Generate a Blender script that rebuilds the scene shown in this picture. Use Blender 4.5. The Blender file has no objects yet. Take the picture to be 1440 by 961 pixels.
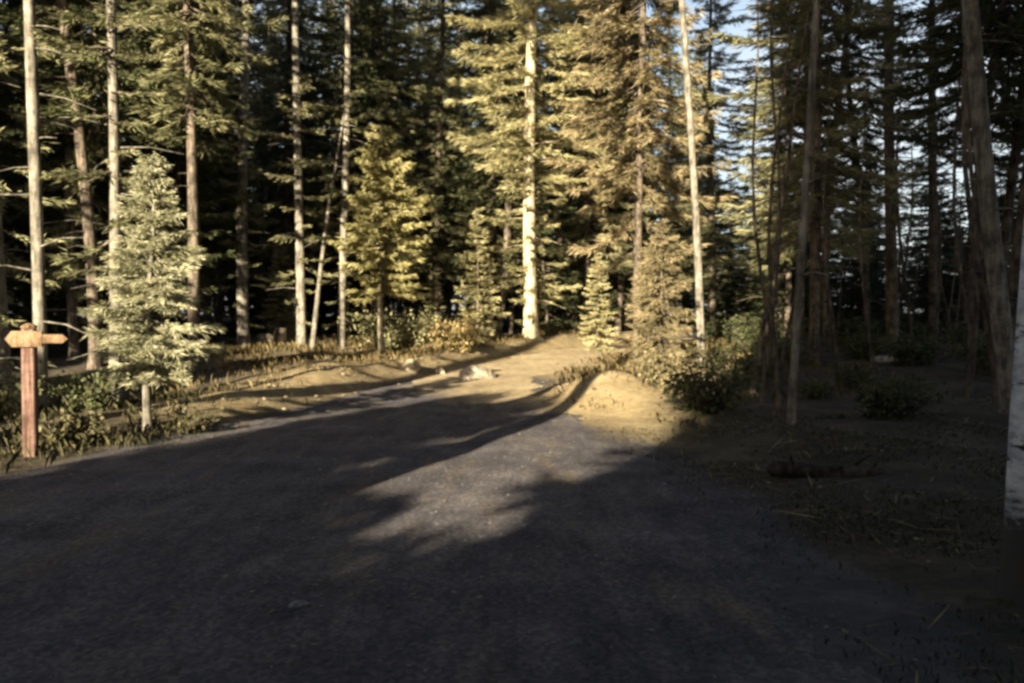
import bpy, math, random
import numpy as np
from mathutils import Vector

SC = bpy.context.scene
COL = SC.collection
R = math.radians
rng = np.random.default_rng(7)

# ------------------------------------------------------------------ camera, sky, sun, exposure
CAM_H = 1.6
FPX = 1200.0                       # focal length in pixels of the 1440 px wide photograph
HORIZON = 450.0
cam = bpy.data.cameras.new('camera')
cam.sensor_width = 36.0
cam.lens = 30.0
cam.clip_start = 0.05
cam.clip_end = 3000.0
cam_o = bpy.data.objects.new('camera', cam)
cam_o.location = (0, 0, CAM_H)
cam_o.rotation_euler = (R(90) - math.atan((480.5 - HORIZON) / FPX), 0, 0)
COL.objects.link(cam_o)
SC.camera = cam_o

SUN_AZ = R(21)                     # light travels away from the camera, this far to its right
SUN_EL = R(16)
TAN = math.tan(SUN_EL)
world = bpy.data.worlds.new('World')
SC.world = world
world.use_nodes = True
wn = world.node_tree.nodes
sky = wn.new('ShaderNodeTexSky')
sky.sky_type = 'NISHITA'
sky.sun_disc = False
sky.dust_density = 3.0
sky.sun_elevation = SUN_EL
sky.sun_rotation = math.pi + SUN_AZ
bg = wn['Background']
bg.inputs['Strength'].default_value = 0.05
wl = world.node_tree.links
tcw = wn.new('ShaderNodeTexCoord')
cn = wn.new('ShaderNodeTexNoise'); cn.inputs['Scale'].default_value = 2.2; cn.inputs['Detail'].default_value = 5
wl.new(tcw.outputs['Generated'], cn.inputs['Vector'])
sz_ = wn.new('ShaderNodeSeparateXYZ'); wl.new(tcw.outputs['Generated'], sz_.inputs[0])
lo = wn.new('ShaderNodeMapRange'); wl.new(sz_.outputs['Z'], lo.inputs[0])       # thin bright cloud low in the sky
lo.inputs[1].default_value = 0.45; lo.inputs[2].default_value = 0.2
cr = wn.new('ShaderNodeMapRange'); wl.new(cn.outputs['Fac'], cr.inputs[0]); cr.inputs[1].default_value = 0.3; cr.inputs[2].default_value = 0.6
mu = wn.new('ShaderNodeMath'); mu.operation = 'MULTIPLY'; wl.new(lo.outputs[0], mu.inputs[0]); wl.new(cr.outputs[0], mu.inputs[1])
cm = wn.new('ShaderNodeMixRGB'); wl.new(mu.outputs[0], cm.inputs[0]); wl.new(sky.outputs[0], cm.inputs[1]); cm.inputs[2].default_value = (3.9, 4.1, 4.2, 1)
wl.new(cm.outputs[0], bg.inputs['Color'])

sun = bpy.data.lights.new('sun', 'SUN')
sun.energy = 5.0
sun.angle = R(0.5)
sun.color = (1.0, 0.86, 0.61)
sun_o = bpy.data.objects.new('sun', sun)
d = Vector((math.sin(SUN_AZ) * math.cos(SUN_EL), math.cos(SUN_AZ) * math.cos(SUN_EL), -math.sin(SUN_EL)))
sun_o.rotation_euler = d.to_track_quat('-Z', 'Y').to_euler()
sun_o.location = (-20, -40, 30)
COL.objects.link(sun_o)

SC.view_settings.view_transform = 'Standard'
SC.view_settings.look = 'None'
SC.view_settings.gamma = 1.0
SC.view_settings.exposure = 2.3
SC.render.engine = 'CYCLES'
cy = SC.cycles
cy.max_bounces = 5
cy.diffuse_bounces = 3
cy.transmission_bounces = 3
cy.filter_width = 2.9              # a soft lens, like the photograph's

# ------------------------------------------------------------------ materials
def mat(name):
    m = bpy.data.materials.new(name)
    m.use_nodes = True
    nt = m.node_tree
    return m, nt, nt.nodes, nt.links, nt.nodes['Principled BSDF']

def ramp(nodes, stops):
    r = nodes.new('ShaderNodeValToRGB')
    el = r.color_ramp.elements
    while len(el) < len(stops):
        el.new(0.5)
    for e, (p, c) in zip(el, stops):
        e.position = p
        e.color = (*c, 1)
    return r

def noise(nodes, links, scale, detail=4, rough=0.6, vec=None):
    n = nodes.new('ShaderNodeTexNoise')
    n.inputs['Scale'].default_value = scale
    n.inputs['Detail'].default_value = detail
    n.inputs['Roughness'].default_value = rough
    if vec is not None:
        links.new(vec, n.inputs['Vector'])
    return n

def foliage_mat(name, dark, mid, light, trans=0.3):
    m, nt, N, L, p = mat(name)
    a = N.new('ShaderNodeAttribute'); a.attribute_name = 'tone'
    oi = N.new('ShaderNodeObjectInfo')
    add = N.new('ShaderNodeMath'); add.operation = 'MULTIPLY_ADD'
    L.new(oi.outputs['Random'], add.inputs[0]); add.inputs[1].default_value = 0.3
    L.new(a.outputs['Fac'], add.inputs[2])
    sub = N.new('ShaderNodeMath'); sub.operation = 'SUBTRACT'
    L.new(add.outputs[0], sub.inputs[0]); sub.inputs[1].default_value = 0.15
    r = ramp(N, [(0.0, dark), (0.5, mid), (1.0, light)])
    L.new(sub.outputs[0], r.inputs[0])
    L.new(r.outputs[0], p.inputs['Base Color'])
    p.inputs['Roughness'].default_value = 0.6
    p.inputs['Specular IOR Level'].default_value = 0.25
    t = N.new('ShaderNodeBsdfTranslucent')
    L.new(r.outputs[0], t.inputs['Color'])
    mx = N.new('ShaderNodeMixShader'); mx.inputs[0].default_value = trans
    L.new(p.outputs[0], mx.inputs[1]); L.new(t.outputs[0], mx.inputs[2])
    L.new(mx.outputs[0], N['Material Output'].inputs['Surface'])
    return m

def bark_mat(name, a, b, c, scale=14, stretch=0.18, bump=0.6, patch=None):
    m, nt, N, L, p = mat(name)
    tc = N.new('ShaderNodeTexCoord')
    mp = N.new('ShaderNodeMapping'); mp.inputs['Scale'].default_value = (1, 1, stretch)
    L.new(tc.outputs['Object'], mp.inputs['Vector'])
    n = noise(N, L, scale, 6, 0.65, mp.outputs[0])
    n2 = noise(N, L, 3.3, 5, 0.7, tc.outputs['Object'])
    mixf = N.new('ShaderNodeMath'); mixf.operation = 'MULTIPLY_ADD'
    L.new(n2.outputs['Fac'], mixf.inputs[0]); mixf.inputs[1].default_value = 1.1
    L.new(n.outputs['Fac'], mixf.inputs[2])
    s = N.new('ShaderNodeMath'); s.operation = 'SUBTRACT'
    L.new(mixf.outputs[0], s.inputs[0]); s.inputs[1].default_value = 0.55
    r = ramp(N, [(0.32, a), (0.5, b), (0.68, c)])
    L.new(s.outputs[0], r.inputs[0])
    out = r.outputs[0]
    if patch:
        mp2 = N.new('ShaderNodeMapping'); mp2.inputs['Scale'].default_value = (2.2, 2.2, 9.0)
        L.new(tc.outputs['Object'], mp2.inputs['Vector'])
        n3 = noise(N, L, 1.0, 5, 0.7, mp2.outputs[0])
        r3 = ramp(N, [(0.56, (0, 0, 0)), (0.62, (1, 1, 1))])
        L.new(n3.outputs['Fac'], r3.inputs[0])
        mx = N.new('ShaderNodeMixRGB'); L.new(r3.outputs[0], mx.inputs[0])
        L.new(r.outputs[0], mx.inputs[1]); mx.inputs[2].default_value = (*patch, 1)
        out = mx.outputs[0]
        # the rough black bark of the foot
        sx = N.new('ShaderNodeSeparateXYZ'); L.new(tc.outputs['Object'], sx.inputs[0])
        fz = N.new('ShaderNodeMath'); fz.operation = 'MULTIPLY_ADD'; L.new(n.outputs['Fac'], fz.inputs[0]); fz.inputs[1].default_value = -0.7; L.new(sx.outputs['Z'], fz.inputs[2])
        rz_ = ramp(N, [(0.12, (1, 1, 1)), (0.32, (0, 0, 0))]); L.new(fz.outputs[0], rz_.inputs[0])
        mz = N.new('ShaderNodeMixRGB'); L.new(rz_.outputs[0], mz.inputs[0]); L.new(out, mz.inputs[1]); mz.inputs[2].default_value = (0.05, 0.045, 0.04, 1)
        out = mz.outputs[0]
    L.new(out, p.inputs['Base Color'])
    p.inputs['Roughness'].default_value = 0.9
    p.inputs['Specular IOR Level'].default_value = 0.2
    b_ = N.new('ShaderNodeBump'); b_.inputs['Strength'].default_value = bump; b_.inputs['Distance'].default_value = 0.02
    L.new(n.outputs['Fac'], b_.inputs['Height']); L.new(b_.outputs[0], p.inputs['Normal'])
    return m

M = {}
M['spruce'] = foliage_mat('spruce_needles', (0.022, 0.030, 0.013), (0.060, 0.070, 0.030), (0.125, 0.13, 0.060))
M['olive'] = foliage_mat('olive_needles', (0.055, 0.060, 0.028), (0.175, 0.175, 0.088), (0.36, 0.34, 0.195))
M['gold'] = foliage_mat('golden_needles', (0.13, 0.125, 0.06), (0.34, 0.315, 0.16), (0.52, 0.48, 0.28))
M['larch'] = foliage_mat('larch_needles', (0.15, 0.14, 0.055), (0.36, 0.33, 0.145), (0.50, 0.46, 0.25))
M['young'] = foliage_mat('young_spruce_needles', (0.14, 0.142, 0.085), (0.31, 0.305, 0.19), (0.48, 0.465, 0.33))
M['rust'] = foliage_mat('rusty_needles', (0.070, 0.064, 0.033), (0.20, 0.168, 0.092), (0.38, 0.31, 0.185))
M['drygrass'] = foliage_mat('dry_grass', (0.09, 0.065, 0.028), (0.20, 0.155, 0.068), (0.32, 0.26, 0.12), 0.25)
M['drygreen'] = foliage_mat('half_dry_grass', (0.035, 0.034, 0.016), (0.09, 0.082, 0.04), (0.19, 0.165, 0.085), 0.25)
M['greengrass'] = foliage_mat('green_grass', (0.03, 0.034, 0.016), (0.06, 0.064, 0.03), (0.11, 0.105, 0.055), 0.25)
M['bark_pale'] = bark_mat('pale_bark', (0.09, 0.075, 0.053), (0.23, 0.20, 0.145), (0.38, 0.345, 0.265))
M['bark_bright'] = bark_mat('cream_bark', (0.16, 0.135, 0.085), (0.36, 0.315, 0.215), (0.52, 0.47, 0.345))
M['bark_grey'] = bark_mat('grey_bark', (0.055, 0.050, 0.042), (0.135, 0.122, 0.102), (0.24, 0.22, 0.185))
M['bark_brown'] = bark_mat('brown_bark', (0.03, 0.024, 0.019), (0.085, 0.068, 0.054), (0.16, 0.13, 0.10))
M['bark_dark'] = bark_mat('rotting_bark', (0.012, 0.010, 0.009), (0.032, 0.027, 0.023), (0.07, 0.06, 0.05))
M['bark_birch'] = bark_mat('birch_bark', (0.30, 0.30, 0.31), (0.50, 0.50, 0.50), (0.66, 0.65, 0.63), 8, 2.5, 0.3, patch=(0.03, 0.028, 0.027))
M['wood'] = bark_mat('weathered_wood', (0.045, 0.024, 0.020), (0.10, 0.058, 0.046), (0.17, 0.11, 0.092), 30, 0.06, 0.3)
M['wood_pale'] = bark_mat('pale_wood', (0.07, 0.044, 0.025), (0.14, 0.092, 0.054), (0.22, 0.155, 0.095), 30, 0.3, 0.25)
M['stone'] = bark_mat('pale_stone', (0.11, 0.09, 0.065), (0.24, 0.205, 0.155), (0.40, 0.36, 0.28), 9, 1.0, 0.7)
M['stone_grey'] = bark_mat('grey_stone', (0.10, 0.10, 0.10), (0.20, 0.20, 0.19), (0.33, 0.32, 0.30), 9, 1.0, 0.7)
M['stone_tan'] = bark_mat('tan_stone', (0.10, 0.075, 0.05), (0.19, 0.15, 0.10), (0.29, 0.24, 0.17), 9, 1.0, 0.7)
M['stone_dark'] = bark_mat('dark_stone', (0.06, 0.06, 0.06), (0.12, 0.115, 0.11), (0.20, 0.19, 0.18), 9, 1.0, 0.7)
M['steel'] = bark_mat('zinc_steel', (0.25, 0.25, 0.25), (0.32, 0.32, 0.32), (0.4, 0.4, 0.4), 20, 1, 0.1)

def ground_material():
    m, nt, N, L, p = mat('forest_floor')
    tc = N.new('ShaderNodeTexCoord')
    v = tc.outputs['Object']
    n1 = noise(N, L, 1.3, 6, 0.65, v)
    n2 = noise(N, L, 9.0, 5, 0.7, v)
    n3 = noise(N, L, 55.0, 4, 0.7, v)
    f = N.new('ShaderNodeMath'); f.operation = 'MULTIPLY_ADD'
    L.new(n2.outputs['Fac'], f.inputs[0]); f.inputs[1].default_value = 0.6
    L.new(n1.outputs['Fac'], f.inputs[2])
    f2 = N.new('ShaderNodeMath'); f2.operation = 'MULTIPLY_ADD'
    L.new(n3.outputs['Fac'], f2.inputs[0]); f2.inputs[1].default_value = 0.4; L.new(f.outputs[0], f2.inputs[2])
    r = ramp(N, [(0.70, (0.028, 0.023, 0.018)), (0.95, (0.065, 0.054, 0.038)), (1.2, (0.14, 0.115, 0.075))])
    mr = N.new('ShaderNodeMapRange'); L.new(f2.outputs[0], mr.inputs[0])
    mr.inputs[1].default_value = 0.6; mr.inputs[2].default_value = 1.4
    r.color_ramp.elements[0].position = 0.15; r.color_ramp.elements[1].position = 0.5; r.color_ramp.elements[2].position = 0.85
    L.new(mr.outputs[0], r.inputs[0])
    rs = ramp(N, [(0.15, (0.16, 0.118, 0.062)), (0.5, (0.34, 0.265, 0.148)), (0.85, (0.50, 0.41, 0.26))])
    L.new(mr.outputs[0], rs.inputs[0])
    rg = ramp(N, [(0.15, (0.028, 0.026, 0.020)), (0.5, (0.064, 0.058, 0.046)), (0.85, (0.125, 0.112, 0.085))])
    L.new(mr.outputs[0], rg.inputs[0])
    a = N.new('ShaderNodeAttribute'); a.attribute_name = 'soil'
    sep = N.new('ShaderNodeSeparateColor'); L.new(a.outputs['Color'], sep.inputs[0])
    m1 = N.new('ShaderNodeMixRGB'); L.new(sep.outputs[1], m1.inputs[0]); L.new(r.outputs[0], m1.inputs[1]); L.new(rg.outputs[0], m1.inputs[2])
    m2 = N.new('ShaderNodeMixRGB'); L.new(sep.outputs[0], m2.inputs[0]); L.new(m1.outputs[0], m2.inputs[1]); L.new(rs.outputs[0], m2.inputs[2])
    rv = ramp(N, [(0.15, (0.042, 0.039, 0.043)), (0.5, (0.082, 0.076, 0.083)), (0.85, (0.15, 0.138, 0.14))])
    L.new(mr.outputs[0], rv.inputs[0])
    nb = noise(N, L, 6.0, 5, 0.75, v)
    br = N.new('ShaderNodeMath'); br.operation = 'ADD'; L.new(nb.outputs['Fac'], br.inputs[0]); L.new(sep.outputs[2], br.inputs[1])
    bm_ = N.new('ShaderNodeMapRange'); L.new(br.outputs[0], bm_.inputs[0]); bm_.inputs[1].default_value = 0.85; bm_.inputs[2].default_value = 1.25
    m3 = N.new('ShaderNodeMixRGB'); L.new(bm_.outputs[0], m3.inputs[0]); L.new(m2.outputs[0], m3.inputs[1]); L.new(rv.outputs[0], m3.inputs[2])
    L.new(m3.outputs[0], p.inputs['Base Color'])
    p.inputs['Roughness'].default_value = 0.95
    p.inputs['Specular IOR Level'].default_value = 0.15
    b = N.new('ShaderNodeBump'); b.inputs['Strength'].default_value = 0.9; b.inputs['Distance'].default_value = 0.08
    L.new(f2.outputs[0], b.inputs['Height']); L.new(b.outputs[0], p.inputs['Normal'])
    return m

def gravel_material():
    m, nt, N, L, p = mat('packed_gravel')
    tc = N.new('ShaderNodeTexCoord')
    v = tc.outputs['Object']
    n1 = noise(N, L, 0.9, 5, 0.6, v)
    mp = N.new('ShaderNodeMapping'); mp.inputs['Scale'].default_value = (1.0, 0.25, 1.0); mp.inputs['Rotation'].default_value = (0, 0, R(-12))
    L.new(v, mp.inputs['Vector'])
    n2 = noise(N, L, 4.0, 5, 0.65, mp.outputs[0])
    vo = N.new('ShaderNodeTexVoronoi'); vo.inputs['Scale'].default_value = 38.0; L.new(v, vo.inputs['Vector'])
    n3 = noise(N, L, 120.0, 3, 0.7, v)
    f = N.new('ShaderNodeMath'); f.operation = 'MULTIPLY_ADD'
    L.new(n2.outputs['Fac'], f.inputs[0]); f.inputs[1].default_value = 0.8; L.new(n1.outputs['Fac'], f.inputs[2])
    f2 = N.new('ShaderNodeMath'); f2.operation = 'MULTIPLY_ADD'
    L.new(vo.outputs['Color'], f2.inputs[0]); f2.inputs[1].default_value = 0.55; L.new(f.outputs[0], f2.inputs[2])
    f3 = N.new('ShaderNodeMath'); f3.operation = 'MULTIPLY_ADD'
    L.new(n3.outputs['Fac'], f3.inputs[0]); f3.inputs[1].default_value = 0.35; L.new(f2.outputs[0], f3.inputs[2])
    mr = N.new('ShaderNodeMapRange'); L.new(f3.outputs[0], mr.inputs[0]); mr.inputs[1].default_value = 0.85; mr.inputs[2].default_value = 1.85
    r = ramp(N, [(0.1, (0.034, 0.032, 0.037)), (0.5, (0.080, 0.074, 0.083)), (0.9, (0.175, 0.158, 0.158))])
    L.new(mr.outputs[0], r.inputs[0])
    # drifts of tan dust, needles and dry leaves on the stone
    nd = noise(N, L, 1.6, 6, 0.7, mp.outputs[0])
    rd = ramp(N, [(0.52, (0, 0, 0)), (0.72, (1, 1, 1))]); L.new(nd.outputs['Fac'], rd.inputs[0])
    rt = ramp(N, [(0.1, (0.075, 0.058, 0.042)), (0.5, (0.15, 0.118, 0.085)), (0.9, (0.25, 0.20, 0.15))]); L.new(mr.outputs[0], rt.inputs[0])
    md_ = N.new('ShaderNodeMixRGB'); L.new(rd.outputs[0], md_.inputs[0]); L.new(r.outputs[0], md_.inputs[1]); L.new(rt.outputs[0], md_.inputs[2])
    # sand washed over the stone at the far bend
    at = N.new('ShaderNodeAttribute'); at.attribute_name = 'sandy'
    ns = N.new('ShaderNodeMath'); ns.operation = 'MULTIPLY_ADD'; L.new(nd.outputs['Fac'], ns.inputs[0]); ns.inputs[1].default_value = 1.2; L.new(at.outputs['Fac'], ns.inputs[2])
    rn = N.new('ShaderNodeMapRange'); L.new(ns.outputs[0], rn.inputs[0]); rn.inputs[1].default_value = 0.8; rn.inputs[2].default_value = 1.35
    rsd = ramp(N, [(0.1, (0.18, 0.135, 0.08)), (0.5, (0.34, 0.27, 0.165)), (0.9, (0.48, 0.39, 0.25))]); L.new(mr.outputs[0], rsd.inputs[0])
    ms_ = N.new('ShaderNodeMixRGB'); L.new(rn.outputs[0], ms_.inputs[0]); L.new(md_.outputs[0], ms_.inputs[1]); L.new(rsd.outputs[0], ms_.inputs[2])
    L.new(ms_.outputs[0], p.inputs['Base Color'])
    p.inputs['Roughness'].default_value = 0.93
    p.inputs['Specular IOR Level'].default_value = 0.2
    b = N.new('ShaderNodeBump'); b.inputs['Strength'].default_value = 0.8; b.inputs['Distance'].default_value = 0.05
    L.new(f3.outputs[0], b.inputs['Height']); L.new(b.outputs[0], p.inputs['Normal'])
    return m

M['ground'] = ground_material()
M['gravel'] = gravel_material()

# ------------------------------------------------------------------ helpers
def tag(o, label=None, cat=None, group=None, kind=None):
    if label: o['label'] = label
    if cat: o['category'] = cat
    if group: o['group'] = group
    if kind: o['kind'] = kind
    return o

def empty(name, loc, rz=0):
    o = bpy.data.objects.new(name, None)
    o.empty_display_size = 0.3
    o.location = loc
    o.rotation_euler = (0, 0, rz)
    COL.objects.link(o)
    return o

def mesh(name, V, F, m, smooth=False, tone=None):
    me = bpy.data.meshes.new(name)
    V = np.asarray(V, dtype=np.float32)
    if isinstance(F, np.ndarray):
        k = F.shape[1]
        me.vertices.add(len(V)); me.vertices.foreach_set('co', V.ravel())
        me.loops.add(F.size); me.loops.foreach_set('vertex_index', F.astype(np.int32).ravel())
        me.polygons.add(len(F))
        me.polygons.foreach_set('loop_start', np.arange(0, F.size, k, dtype=np.int32))
        me.polygons.foreach_set('loop_total', np.full(len(F), k, dtype=np.int32))
        me.update(calc_edges=True)
    else:
        me.from_pydata([tuple(v) for v in V], [], F)
    if tone is not None:
        at = me.attributes.new('tone', 'FLOAT', 'FACE')
        at.data.foreach_set('value', np.asarray(tone, dtype=np.float32))
    if smooth:
        me.polygons.foreach_set('use_smooth', np.ones(len(me.polygons), dtype=bool))
    me.materials.append(m)
    return me

def link(name, me, parent=None, loc=None):
    o = bpy.data.objects.new(name, me)
    COL.objects.link(o)
    if parent: o.parent = parent
    if loc is not None: o.location = loc
    return o

def tube(V, F, pts, rad, n=8, cap=True):
    """append a tapered tube along pts to V, F"""
    pts = [Vector(p) for p in pts]
    b0 = len(V)
    up = Vector((0.31, 0.95, 0.05))
    for i, p in enumerate(pts):
        t = (pts[min(i + 1, len(pts) - 1)] - pts[max(i - 1, 0)]).normalized()
        a = t.cross(up)
        if a.length < 1e-3: a = t.cross(Vector((1, 0, 0)))
        a.normalize(); b = t.cross(a)
        for k in range(n):
            an = 2 * math.pi * k / n
            r = rad[i]
            V.append(tuple(p + a * (math.cos(an) * r) + b * (math.sin(an) * r)))
    for i in range(len(pts) - 1):
        for k in range(n):
            k2 = (k + 1) % n
            F.append((b0 + i * n + k, b0 + i * n + k2, b0 + (i + 1) * n + k2, b0 + (i + 1) * n + k))
    if cap:
        F.append(tuple(b0 + (len(pts) - 1) * n + k for k in range(n)))
        F.append(tuple(b0 + k for k in reversed(range(n))))

# ------------------------------------------------------------------ terrain
def sstep(a, b, x):
    t = np.clip((np.asarray(x, dtype=float) - a) / (b - a), 0, 1)
    return t * t * (3 - 2 * t)

YL = [-60, 2.0, 7.6, 8.6, 10.5, 12.8, 16, 20, 27, 36, 44]
XL = [-9.0, -8.0, -6.2, -5.0, -4.5, -4.2, -3.6, -2.7, 0.3, 5.5, 9.5]
YR = [-60, 0, 3.76, 8.0, 10, 12.0, 16, 21, 27, 36, 44]
XR = [3.0, 1.6, 1.7, 1.9, 1.7, 1.25, 0.6, 0.7, 2.9, 7.6, 12.0]
def xl(y): return np.interp(y, YL, XL)
def xr(y): return np.interp(y, YR, XR)

def wob(x, y):
    return (np.sin(x * 0.9 + y * 0.37) + np.sin(x * 0.41 - y * 0.83 + 1.7) + 0.6 * np.sin(x * 1.7 + y * 1.1 + 0.4)) / 2.6

def height(x, y):
    x = np.asarray(x, dtype=float); y = np.asarray(y, dtype=float)
    z = 0.62 * sstep(15, 33, y) + 1.2 * sstep(34, 90, y)
    el = xl(y) - x                                    # metres outside the track on its left
    z = z + (0.34 + 0.12 * wob(x * 1.3, y)) * sstep(0.0, 1.1, el) * sstep(9.5, 14, y)
    z = z - 0.18 * sstep(1.6, 4.0, el) * sstep(9.5, 14, y)
    er = x - xr(y)
    z = z + 0.16 * sstep(0.0, 2.5, er) + 0.25 * sstep(3, 12, er)
    # sandy bank on the outside of the bend
    z = z + 0.46 * np.exp(-(((x - 1.75) / 0.9) ** 2 + ((y - 16.2) / 2.6) ** 2))
    z = z + 0.09 * wob(x, y) * (sstep(0, 2, el) + sstep(0, 2, er)) + 0.05 * wob(x * 2.9 + 1, y * 2.6) * (sstep(0, 1.2, el) + sstep(0, 1.2, er)) + 0.03 * wob(x * 0.7, y * 0.6)
    z = z + 0.035 * wob(x * 6.1, y * 5.3 + x * 2) * np.exp(-(((x - 1.9) / 1.2) ** 2 + ((y - 16.2) / 3.2) ** 2))
    ruts = np.exp(-((x - (xl(y) * 0.35 + xr(y) * 0.65)) / 0.25) ** 2) + np.exp(-((x - (xl(y) * 0.62 + xr(y) * 0.38)) / 0.25) ** 2)
    z = z - 0.035 * ruts * sstep(4, 8, y)
    return z

def hz(x, y): return float(height(x, y))

def grid_axis(segs):
    out = []
    for a, b, st in segs:
        out += list(np.arange(a, b - 1e-6, st))
    out.append(segs[-1][1])
    return np.array(out)

gx = grid_axis([(-600, -60, 30), (-60, -14, 1.5), (-14, 14, 0.2), (14, 60, 1.5), (60, 600, 30)])
gy = grid_axis([(-300, -20, 20), (-20, 1, 1.0), (1, 34, 0.2), (34, 100, 1.5), (100, 900, 40)])
GX, GY = np.meshgrid(gx, gy)
GZ = height(GX, GY)
nx, ny = len(gx), len(gy)
V = np.stack([GX.ravel(), GY.ravel(), GZ.ravel()], 1)
i0 = (np.arange(ny - 1)[:, None] * nx + np.arange(nx - 1)[None, :]).ravel()
F = np.stack([i0, i0 + 1, i0 + nx + 1, i0 + nx], 1)
me = mesh('ground', V, F, M['ground'], smooth=True)
x_, y_ = V[:, 0], V[:, 1]
el = xl(y_) - x_; er = x_ - xr(y_)
nz = wob(x_ * 2.1, y_ * 2.3)
sand = np.exp(-(((x_ - 1.75) / 1.2) ** 2 + ((y_ - 15.8) / 3.4) ** 2)) * 1.8
sand = np.maximum(sand, sstep(-0.2, 0.5, el) * (1 - sstep(1.4, 2.8 , el + 0.5 * nz)) * sstep(11, 14, y_) * 0.85)
sand = np.maximum(sand, sstep(19, 23, y_) * (1 - sstep(33, 40, y_)) * sstep(-8, -4, x_) * (1 - sstep(5, 8, x_)) * 0.85)
sand = np.clip(sand * (0.8 + 0.3 * nz), 0, 1)
gr = np.clip(sstep(0, 1.5, er + 0.4 * nz) + 0.5 * sstep(0, 2, el), 0, 1) * (0.6 + 0.4 * nz)
colr = np.stack([sand, np.clip(gr, 0, 1), np.clip(1 - np.minimum(np.maximum(el, er), 2) / 0.9 + 0.25 * nz, 0, 1) * (1 - np.clip(sand * 1.3, 0, 1)), np.ones_like(sand)], 1).astype(np.float32)
ca = me.attributes.new('soil', 'FLOAT_COLOR', 'POINT')
ca.data.foreach_set('color', colr.ravel())
tag(link('ground', me), kind='structure')

# the gravel track, a sheet just above the ground
ty = grid_axis([(-20, 1, 0.5), (1, 9, 0.08), (9, 30, 0.2), (30, 42, 0.5)])
NC = 56
tv = []
for y in ty:
    a, b = float(xl(y)), float(xr(y))
    a += 0.16 * math.sin(y * 2.3) + 0.10 * math.sin(y * 5.1 + 1) ; b += 0.12 * math.sin(y * 1.9 + 2) + 0.08 * math.sin(y * 4.3) + 0.06 * math.sin(y * 13.7) + 0.05 * math.sin(y * 31.0 + 1); a += 0.06 * math.sin(y * 15.1) + 0.05 * math.sin(y * 29.0)
    for k in range(NC + 1):
        x = a + (b - a) * k / NC
        t = k / NC
        edge = min(t, 1 - t) * (b - a)
        tv.append((x, y, hz(x, y) + (0.014 if edge > 0.12 else -0.03)))
i0 = (np.arange(len(ty) - 1)[:, None] * (NC + 1) + np.arange(NC)[None, :]).ravel()
F = np.stack([i0, i0 + 1, i0 + NC + 2, i0 + NC + 1], 1)
gm = mesh('gravel_track', tv, F, M['gravel'], smooth=True)
tva = np.array(tv)
sd_ = sstep(13, 19, tva[:, 1] + 1.6 * (tva[:, 0] - xr(tva[:, 1])) + 1.2) 
at_ = gm.attributes.new('sandy', 'FLOAT', 'POINT'); at_.data.foreach_set('value', sd_.astype(np.float32))
tag(link('gravel_track', gm), kind='structure')

# ------------------------------------------------------------------ foliage builders
def norm(a):
    return a / np.maximum(np.linalg.norm(a, axis=1, keepdims=True), 1e-9)

def leaf_quads(B, A, S, tone):
    """rhombic needle sprays: base B, axis A (with length), side S (half width)"""
    n = len(B)
    V = np.empty((n, 4, 3), dtype=np.float32)
    V[:, 0] = B; V[:, 1] = B + A * 0.45 + S; V[:, 2] = B + A; V[:, 3] = B + A * 0.45 - S
    F = np.arange(n * 4).reshape(n, 4)
    return V.reshape(-1, 3), F, tone

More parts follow.
